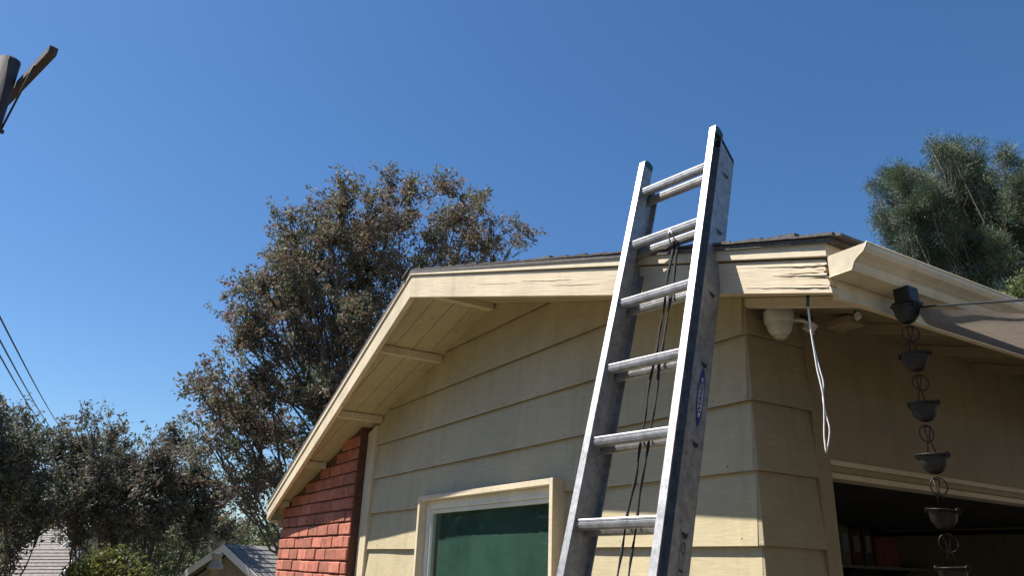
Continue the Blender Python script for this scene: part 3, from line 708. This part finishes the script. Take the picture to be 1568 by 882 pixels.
MB().tube([lp(sx+.001, 5.24*RS+.018*math.sin(a), scn+.009*math.cos(a)) for a in np.linspace(0, 2*math.pi, 18, endpoint=False)], .0013, 5, True).build('sticker_mark', M_STBLACK, lpw)
for i in range(7):
    y_ = 5.45*RS+i*.026
    MB().obox(lp(sx+.0008, y_, scn-.012), ln*(.013+.009*(i % 3 == 0)), lu*.008, lv*.0006).build('sticker_mark', M_STBLACK, lpw)
for sgn, x in ((-1, -.03), (1, LW+.03)):
    c0 = lp(x, LEND-.08, -.075)
    MB().box((c0.x-.04, c0.y-.06, .03), (c0.x+.04, c0.y+.06, c0.z)).build('ladder_foot', M_BLACK, lad, .008)

# ------------------------------------------------------------------ pole and wires
pt = at(16, 92, 11.0)
pole = thing('utility_pole', 'weathered wooden utility pole with a single crossarm against the sky', 'pole', (pt.x, pt.y, gz(pt.x, pt.y)))
PH = pt.z
MB().tube([(pt.x, pt.y, gz(pt.x, pt.y)), (pt.x, pt.y, PH*.5), (pt.x, pt.y, PH)], [.17, .15, .125], 18).build('pole_shaft', M_WOODPOLE, pole)
ca = at(78, 66, 11.4); z_arm = ca.z
d = Vector((ca.x-pt.x, ca.y-pt.y, 0)); 
# crossarm: horizontal beam, on the camera-far side of the pole
arm_c = Vector((pt.x, pt.y, z_arm))
best = None
for k in range(0, 360, 2):                              # heading whose picture matches the arm seen in the photograph
    h = Vector((math.cos(R(k)), math.sin(R(k)), 0)); 
    for L in np.arange(.6, 2.2, .1):
        for dz in np.arange(-.9, .1, .1):
            p = Vector((pt.x, pt.y, PH+dz))+h*L; q_ = p-CAM; zc = q_.dot(fwd)
            u, v = 784+FPX*q_.dot(cr)/zc, 441-FPX*q_.dot(cu)/zc
            p2 = Vector((pt.x, pt.y, PH+dz))+h*.25; q_ = p2-CAM; zc = q_.dot(fwd)
            u2, v2 = 784+FPX*q_.dot(cr)/zc, 441-FPX*q_.dot(cu)/zc
            e = (u-56)**2+(v-62)**2+((u2-26)**2+(v2-108)**2)*.5
            if best is None or e < best[0]: best = (e, h, L, dz)
_, h, L, dz = best
ctr = Vector((pt.x, pt.y, PH+dz)); wv = h.cross(Vector((0, 0, 1))).normalized()
off = wv*(.19 if (wv.dot(ctr-CAM) > 0) else -.19)
MB().obox(ctr+off-h*1.2-wv*.05-Vector((0, 0, .06)), h*(1.2+L), wv*.10, Vector((0, 0, .12))).build('crossarm', M_WOODPOLE, pole, .008)
MB().tube([ctr+off*.7+h*(L*.62)-Vector((0, 0, .05)), ctr+off*.7-Vector((0, 0, .75))], .014, 6).build('arm_brace', M_WIRE, pole)
MB().tube([ctr+off*.7-h*.7-Vector((0, 0, .05)), ctr+off*.7-Vector((0, 0, .75))], .014, 6).build('arm_brace', M_WIRE, pole)
MB().lathe(ctr+off*.75-Vector((0, 0, .75)), [(0, -.03), (.03, -.03), (.03, .03), (0, .03)], 10, off).build('brace_bolt', M_WIRE, pole)
for (pa, pb), lab in zip((((0, 480), (90, 650)), ((0, 515), (78, 655)), ((0, 538), (66, 652))), ('upper of three dark wires sloping down behind the trees at left', 'middle of three dark wires sloping down behind the trees at left', 'lowest of three dark wires sloping down behind the trees at left')):
    nrm = ray(*pa).cross(ray(*pb)); base = Vector((pt.x, pt.y, 0)); # attach on the pole where the wire's sight plane crosses it
    zt = -(nrm.x*(base.x-CAM.x)+nrm.y*(base.y-CAM.y))/nrm.z+CAM.z
    A_ = Vector((pt.x, pt.y, zt)); B_ = at(pb[0], pb[1], 48); B_ = B_+(B_-A_)*.12
    o = thing('overhead_wire', lab, 'wire', A_, 'wires running from the utility pole')
    MB().tube([A_+(B_-A_)*t-Vector((0, 0, .12*math.sin(math.pi*t))) for t in np.linspace(0, 1, 24)], .016, 6).build('wire_strand', M_WIRE, o)

# ------------------------------------------------------------------ trees
def leaf_mesh(name, twigs, per, spread, size, cols, needle=False):
    # twigs: (start, end) pairs; leaves are strung along each one, denser towards its tip
    T = np.asarray(twigs, float)
    if T.ndim == 2: T = np.stack([T, T], 1)
    nt = len(T); n = nt*per; idx = np.repeat(np.arange(nt), per)
    t = RNG.random(n)**.7; mid = (T[:, 0]+T[:, 1])/2+RNG.normal(size=(nt, 3))*np.linalg.norm(T[:, 1]-T[:, 0], axis=1)[:, None]*.10
    A, M_, B = T[idx, 0], mid[idx], T[idx, 1]; tt = t[:, None]
    p = A*(1-tt)**2+2*M_*tt*(1-tt)+B*tt**2; ax = B-A; ax = ax/np.maximum(np.linalg.norm(ax, axis=1), 1e-6)[:, None]
    off = RNG.normal(size=(n, 3)); off -= ax*(off*ax).sum(1)[:, None]*.6; off *= spread
    if needle:
        a = off/np.linalg.norm(off, axis=1)[:, None]+ax*.9+RNG.normal(size=(n, 3))*.15
        a /= np.linalg.norm(a, axis=1)[:, None]; off *= .25
    else:
        a = RNG.normal(size=(n, 3))+ax*.8+np.array([0, 0, -.35]); a /= np.linalg.norm(a, axis=1)[:, None]
    p = p+off
    b_ = RNG.normal(size=(n, 3)); b_ -= a*(a*b_).sum(1)[:, None]; b_ /= np.linalg.norm(b_, axis=1)[:, None]
    s_ = size*(.55+.9*RNG.random(n))[:, None]; w = s_*(.15 if needle else .38)
    if needle: p = p+a*s_
    v = np.stack([p-a*s_, p+b_*w, p+a*s_, p-b_*w], 1).reshape(-1, 3)
    me = bpy.data.meshes.new(name); me.vertices.add(n*4); me.vertices.foreach_set('co', v.ravel()); me.loops.add(n*4); me.loops.foreach_set('vertex_index', np.arange(n*4))
    me.polygons.add(n); me.polygons.foreach_set('loop_start', np.arange(n)*4); me.polygons.foreach_set('loop_total', np.full(n, 4)); me.update(calc_edges=True)
    cols = np.asarray(cols, float); cl = RNG.integers(0, len(cols), nt); pick = np.where(RNG.random(n) < .6, cl[idx], RNG.integers(0, len(cols), n))
    c = cols[pick]*(.7+.6*RNG.random(n))[:, None]*(.85+.3*RNG.random(nt))[idx][:, None]; c = np.concatenate([c, np.ones((n, 1))], 1); c = np.repeat(c, 4, 0)
    at_ = me.color_attributes.new('tint', 'FLOAT_COLOR', 'POINT'); at_.data.foreach_set('color', c.ravel().astype(np.float32)); me.update()
    return me
def curve(p0, p1, sag, n=6, j=.06):
    d = (p1-p0); L = d.length; pts = []
    s1 = Vector([random.uniform(-1, 1) for _ in range(3)])*L*j*1.5
    for k in range(n+1):
        t = k/n; p = p0+d*t+Vector((0, 0, -sag*L*math.sin(math.pi*t)))+s1*math.sin(math.pi*t)
        if 0 < k < n: p = p+Vector([random.uniform(-1, 1) for _ in range(3)])*L*j*.4
        pts.append(p)
    return pts
def tree(name, label, cat, base, fork, lobes, r0, ncl, per, spread, size, cols, bark=M_BARK, group=None, needle=False, twig=.012, mat=None, tl=.45):
    t = thing(name, label, cat, base, group); tr = MB(); base = Vector(base); fork = Vector(fork)
    tp = curve(base-Vector((0, 0, .2)), fork, 0, 6, .03); tr.tube(tp, [r0*(1-.45*i/6) for i in range(7)], 10)
    twigs = []
    tot = sum(l[1]**2 for l in lobes)
    for c, rad, *fl in lobes:
        c = Vector(c); src = tp[random.randint(3, 6)]
        if c.z < fork.z: src = tp[3]
        lb = curve(src, c, .10, 6, .07); rr_ = r0*.34*min(1, .35+rad/2.5)
        tr.tube(lb, [rr_*(1-.80*i/6) for i in range(7)], 7)
        n = max(8, int(ncl*rad**2/tot)); hubs = []
        up0 = (c-src).normalized()
        for k in range(max(3, n//(15 if needle else 9))):                    # secondary branches
            d = Vector(RNG.normal(size=3)).normalized()+up0*.7+Vector((0, 0, .35)); d.normalize()
            h = c+Vector((d.x, d.y, d.z*.9))*rad*random.uniform(.45, .95)*(1 if d.z > -.2 else .7); s2 = lb[random.choice((4, 5, 5, 6))]
            br_ = curve(s2, h, .02, 4, .10); tr.tube(br_, [twig*2.2, twig*1.8, twig*1.4, twig*1.1, twig*.8], 5); hubs.append(br_)
        for k in range(n):
            br_ = random.choice(hubs); s2 = br_[random.randint(1, 4)]
            d = Vector(RNG.normal(size=3)).normalized()+(br_[-1]-c).normalized()*.8+Vector((0, 0, .25)); d.normalize()
            L = tl*random.uniform(.6, 1.3); e2 = s2+d*L; twigs.append((tuple(s2), tuple(e2)))
            if k % 2 == 0: tr.tube([s2, s2.lerp(e2, .5), e2], [twig*.7, twig*.5, twig*.3], 3)
    tr.build('trunk', bark, t)
    link('crown', leaf_mesh('crown', twigs, per, spread, size, cols, needle=needle), mat or M_LEAF, t); return t
def lob(lst, dist, dj=1.2, sc=.86):
    out = []
    for (u, v, r) in lst:
        dd = dist+random.uniform(-dj, dj); p = at(u, v, dd); sl_ = (p-CAM).length; out.append((p, r/FPX*sl_*sc))
    return out
BROWNISH = [(.19, .125, .09), (.21, .13, .10), (.15, .135, .085), (.11, .125, .065), (.17, .13, .095), (.13, .145, .08), (.19, .15, .12), (.09, .11, .06), (.18, .175, .13), (.18, .11, .075), (.12, .14, .08)]
GREENS = [(.11, .12, .075), (.085, .10, .06), (.15, .13, .10), (.12, .135, .075), (.10, .105, .085), (.17, .145, .125), (.14, .11, .09)]
D1 = 16.
big = lob([(592, 298, 28), (445, 350, 28), (438, 385, 32), (425, 425, 32), (395, 440, 26), (465, 410, 36), (505, 310, 20), (742, 335, 20), (738, 305, 15), (785, 372, 18), (705, 370, 28), (665, 360, 26),  (565, 318, 34), (525, 300, 26), (520, 335, 34), (625, 312, 30), (612, 350, 38), (688, 302, 26), (715, 325, 26), (690, 345, 30), (796, 354, 19), (765, 365, 28), (735, 382, 28),
           (475, 345, 34), (455, 380, 28), (510, 375, 36), (565, 375, 40), (645, 385, 40), (480, 425, 40), (550, 430, 48), (415, 450, 36), (375, 462, 26), (345, 500, 20), (440, 490, 42), (510, 490, 48),
           (400, 530, 40), (365, 540, 22), (470, 550, 44), (350, 585, 38), (315, 612, 22), (410, 600, 46), (460, 610, 40), (335, 640, 34), (385, 665, 44), (430, 680, 36), (375, 725, 34), (420, 735, 26), (330, 690, 24), (560, 500, 60), (500, 620, 60), (455, 700, 40), (600, 430, 40), (395, 770, 24), (300, 650, 12)], D1, 1.3, .72)
fb = at(545, 640, D1+.2)
tree('shade_tree', 'tall spreading tree with brownish green leaves behind the left eave', 'tree', (fb.x, fb.y, gz(fb.x, fb.y)), (fb.x, fb.y, fb.z-.3), big, .26, 2650, 34, .055, .046, BROWNISH, tl=.50, twig=.009)
# smaller trees at the left edge
GRP = 'row of dark trees beyond the left side of the house'
def small(name, lab, lst, D_, tu, tv, r0, ncl, cols=GREENS, size=.075):
    L_ = lob(lst, D_, 1.6, .74); f = at(tu, tv, D_)
    tree(name, lab, 'tree', (f.x, f.y, gz(f.x, f.y)), f, L_, r0, int(ncl*1.35), 32, .075, size*.8, cols, group=GRP, twig=.012, tl=.62)
small('dark_tree', 'dark tree cut by the left edge of the photo, above the brown roof', [(-20, 650, 40), (20, 665, 30), (5, 640, 18), (50, 690, 26), (10, 710, 50), (60, 735, 34), (-30, 740, 50), (20, 780, 45), (55, 800, 30), (-10, 820, 40), (35, 840, 22)], 24, 20, 800, .2, 520)
small('dark_tree', 'round-topped dark tree just under the ends of the wires', [(110, 665, 24), (140, 662, 22), (165, 680, 24), (90, 690, 26), (130, 705, 38), (180, 705, 30), (105, 735, 36), (160, 745, 40), (125, 780, 42), (190, 765, 32), (80, 785, 28), (160, 805, 34), (195, 810, 24), (115, 815, 26), (205, 735, 20)], 26, 175, 822, .22, 620)
small('dark_tree', 'dark tree with reddish top between the round tree and the tall brown tree', [(268, 680, 22), (240, 695, 20), (285, 700, 24), (222, 715, 20), (255, 725, 34), (295, 735, 28), (230, 755, 32), (280, 770, 34), (250, 795, 30), (300, 800, 28), (330, 770, 30), (215, 800, 22), (340, 810, 22), (320, 745, 20)], 25, 235, 822, .2, 560, GREENS+[(.11, .065, .04)])
# far wooded ridge
cents = []
for k in range(70):
    u = random.uniform(-120, 470); dd = random.uniform(75, 110); v = 812+.03*u*.0+random.uniform(-14, 30)+ (u/400)*6
    c = at(u, v, dd); rad = random.uniform(2.2, 4.)
    for _ in range(28):
        d = Vector(RNG.normal(size=3)).normalized()*rad; cents.append((c.x+d.x, c.y+d.y, c.z-1+d.z*.8))
wd = link('far_woodland', leaf_mesh('far_woodland', cents, 22, .55, .28, [(.07, .09, .035), (.05, .07, .03), (.10, .12, .045), (.13, .14, .06), (.045, .06, .035)]), M_LEAF)
tag(wd, 'wooded ridge far behind the neighbouring roofs', 'woodland', kind='stuff')
# garden shrub, yellow green, low at left
sh_c = at(158, 876, 22)
tree('garden_shrub', 'low yellow green shrub right of the brown neighbouring roof', 'shrub', (sh_c.x, sh_c.y, gz(sh_c.x, sh_c.y)), (sh_c.x, sh_c.y, sh_c.z-1.2), [(at(150, 884, 22), .45), (at(172, 880, 22.3), .4), (at(135, 892, 22), .4), (at(190, 892, 22), .4), (at(160, 915, 22), .8)], .06, 160, 40, .12, .06, [(.13, .14, .03), (.09, .11, .03), (.17, .16, .04)], twig=.008)
# pine on the right
random.seed(21); RNG = np.random.default_rng(5)
D2 = 24.
pl = lob([(1440, 232, 20), (1482, 228, 22), (1500, 255, 28), (1460, 258, 26), (1548, 252, 20), (1412, 262, 24), (1378, 268, 20), (1358, 290, 16), (1345, 300, 12), (1385, 300, 30), (1430, 300, 34), (1475, 295, 34), (1525, 290, 32), (1568, 288, 30), (1610, 280, 40), (1349, 334, 14), (1375, 340, 22), (1405, 345, 30), (1450, 345, 36), (1500, 340, 38), (1550, 335, 38), (1600, 340, 40), (1395, 372, 22), (1425, 380, 28), (1465, 385, 32), (1520, 382, 26), (1410, 398, 18), (1565, 380, 26), (1545, 412, 20), (1600, 400, 30), (1450, 405, 18), (1568, 432, 14), (1640, 320, 50), (1640, 400, 40)], D2, 1.8, .98)
pl2 = []
for c, rad in pl:                                       # break each bough into separate needle clumps
    for k in range(5):
        d = Vector(RNG.normal(size=3)).normalized(); pl2.append((c+d*rad*random.uniform(.45, .85), rad*random.uniform(.34, .5)))
pl = pl2
pf = at(1505, 400, D2)
tree('pine_tree', 'large blue-green pine rising behind the garage roof', 'tree', (pf.x, pf.y, 0), (pf.x, pf.y, at(1500, 405, D2).z), pl, .26, 6200, 80, .5, .042, [(.05, .095, .07), (.09, .135, .07), (.045, .085, .08), (.13, .16, .075), (.06, .10, .06), (.16, .16, .085)], needle=True, mat=M_NEEDLE, twig=.008, tl=.20)
sc_ = at(1562, 462, 20)
tree('leafy_sapling', 'small pale green leafy tree peeking over the gutter below the pine', 'tree', (sc_.x, sc_.y, 0), (sc_.x, sc_.y, sc_.z-.8), [(at(1563, 452, 20), .16), (at(1572, 446, 20), .14), (at(1562, 468, 20), .25)], .06, 60, 40, .10, .05, [(.12, .15, .055), (.09, .12, .05)], twig=.008)

# unseen hedge added opposite the gable wall to block sky light (window glass mirrors it)
hg = thing('sky_blocking_hedge', 'tall dark green hedge added out of view to keep sky light off the gable wall', 'hedge', (-8, -13, 0))
hc = [(random.uniform(-34, 12), random.uniform(-14.2, -12.2), random.uniform(.2, 5.2)) for _ in range(1300)]
hm = MB()
for i in range(24): hm.tube(curve(Vector((-33+i*1.9, -13.2, -1)), Vector((-33+i*1.9+random.uniform(-.4, .4), -13.2, 5.6)), 0, 5, .03), [.12, .1, .09, .07, .05, .03], 6)
hm.build('stems', M_BARK, hg)
link('foliage', leaf_mesh('foliage', hc, 46, .42, .15, GREENS), M_LEAF, hg)

# ------------------------------------------------------------------ neighbouring houses
def pitched(name, label, ridge0, ridge1, half, drop, m_roof, zfloor, rows=14, gable_trim=True):
    a, b_ = Vector(ridge0), Vector(ridge1); d = (b_-a); d.z = 0; d.normalize(); nrm = Vector((d.y, -d.x, 0))
    t = thing(name, label, 'house', ((a.x+b_.x)/2, (a.y+b_.y)/2, zfloor))
    def corner(p, s_, inset=0): return Vector((p.x, p.y, p.z))+nrm*s_*(half-inset)-Vector((0, 0, drop*(half-inset)/half))
    w = MB(); ins = .45
    A, B = a+d*ins, b_-d*ins
    pa = [corner(A, -1, ins), A, corner(A, 1, ins), Vector((corner(A, 1, ins).x, corner(A, 1, ins).y, zfloor)), Vector((corner(A, -1, ins).x, corner(A, -1, ins).y, zfloor))]
    pa = [p-Vector((0, 0, .1)) for p in pa]
    w.prism(pa, B-A); w.build('wall', M_WALL_FAR, t)
    rf = MB()
    for s_ in (-1, 1):
        e0, e1 = corner(a, s_), corner(b_, s_)
        rf.hexa([a, b_, e1, e0], [p+Vector((0, 0, .06)) for p in (a, b_, e1, e0)])
    rf = rf.build('roof', m_roof, t)
    st_ = MB()
    for s_ in (-1, 1):
        e0, e1 = corner(a, s_), corner(b_, s_)
        for k in range(rows):
            f0, f1 = k/rows, (k+1.15)/rows; f1 = min(1, f1)
            p = [a.lerp(e0, f0), b_.lerp(e1, f0), b_.lerp(e1, f1), a.lerp(e0, f1)]
            lo = [p[0]+Vector((0, 0, .062)), p[1]+Vector((0, 0, .062)), p[2]+Vector((0, 0, .09)), p[3]+Vector((0, 0, .09))]
            st_.hexa(lo, [q_+Vector((0, 0, .02)) for q_ in lo])
    so_ = st_.build('shingle_courses', m_roof, rf); so_['kind'] = 'stuff'
    for (p, sg) in ((a, -1), (b_, 1)):
        for s_ in (-1, 1):
            e = corner(p, s_); o_ = p+d*sg*.02
            MB().hexa([o_+Vector((0, 0, -.14)), e+d*sg*.02+Vector((0, 0, -.14)), e+d*sg*.02+Vector((0, 0, .07)), o_+Vector((0, 0, .07))],
                      [q_+d*sg*.03 for q_ in (o_+Vector((0, 0, -.14)), e+d*sg*.02+Vector((0, 0, -.14)), e+d*sg*.02+Vector((0, 0, .07)), o_+Vector((0, 0, .07)))]).build('gable_trim', M_FAR_WHITE, t)
    return t
# grey roof with white gable trim, left of the brick
r0 = at(343, 838, 24); r1 = at(475, 842, 27.5); r1.z = r0.z
pitched('neighbour_house', 'neighbouring grey-roofed house with white gable trim left of the brick', r0, r1, 4.2, 2.6, M_ROOF_GREY, -3.2, 22)
# pipe cap on the gable
vp = at(330, 868, 22.6)
vt = thing('roof_vent', 'tan vent cap standing in front of the grey neighbouring roof', 'vent', vp)
MB().lathe((vp.x, vp.y, vp.z-.8), [(0, 0), (.10, 0), (.09, .7), (.20, .72), (.21, .78), (.13, .90), (.12, 1.05), (.15, 1.07), (.13, 1.12), (0, 1.14)], 20).build('vent_cap', mat_simple('vent_metal', (.3, .26, .2), .5, .3), vt)
r0 = at(-60, 800, 36); r1 = at(112, 790, 38); r1.z = r0.z-.0
a0 = at(-40, 838, 31); a1 = at(118, 838, 29); a1.z = a0.z
pitched('neighbour_house', 'neighbouring brown-grey shingled house under the trees at far left', at(36, 842, 30.5), at(122, 842, 30.0), 4.0, 2.4, M_ROOF_BROWN, -3.2, 24)
pitched('neighbour_house', 'more distant brown roof seen through the dark trees', at(100, 800, 48), at(150, 800, 47), 5.0, 2.6, M_ROOF_BROWN, -3.2, 22)
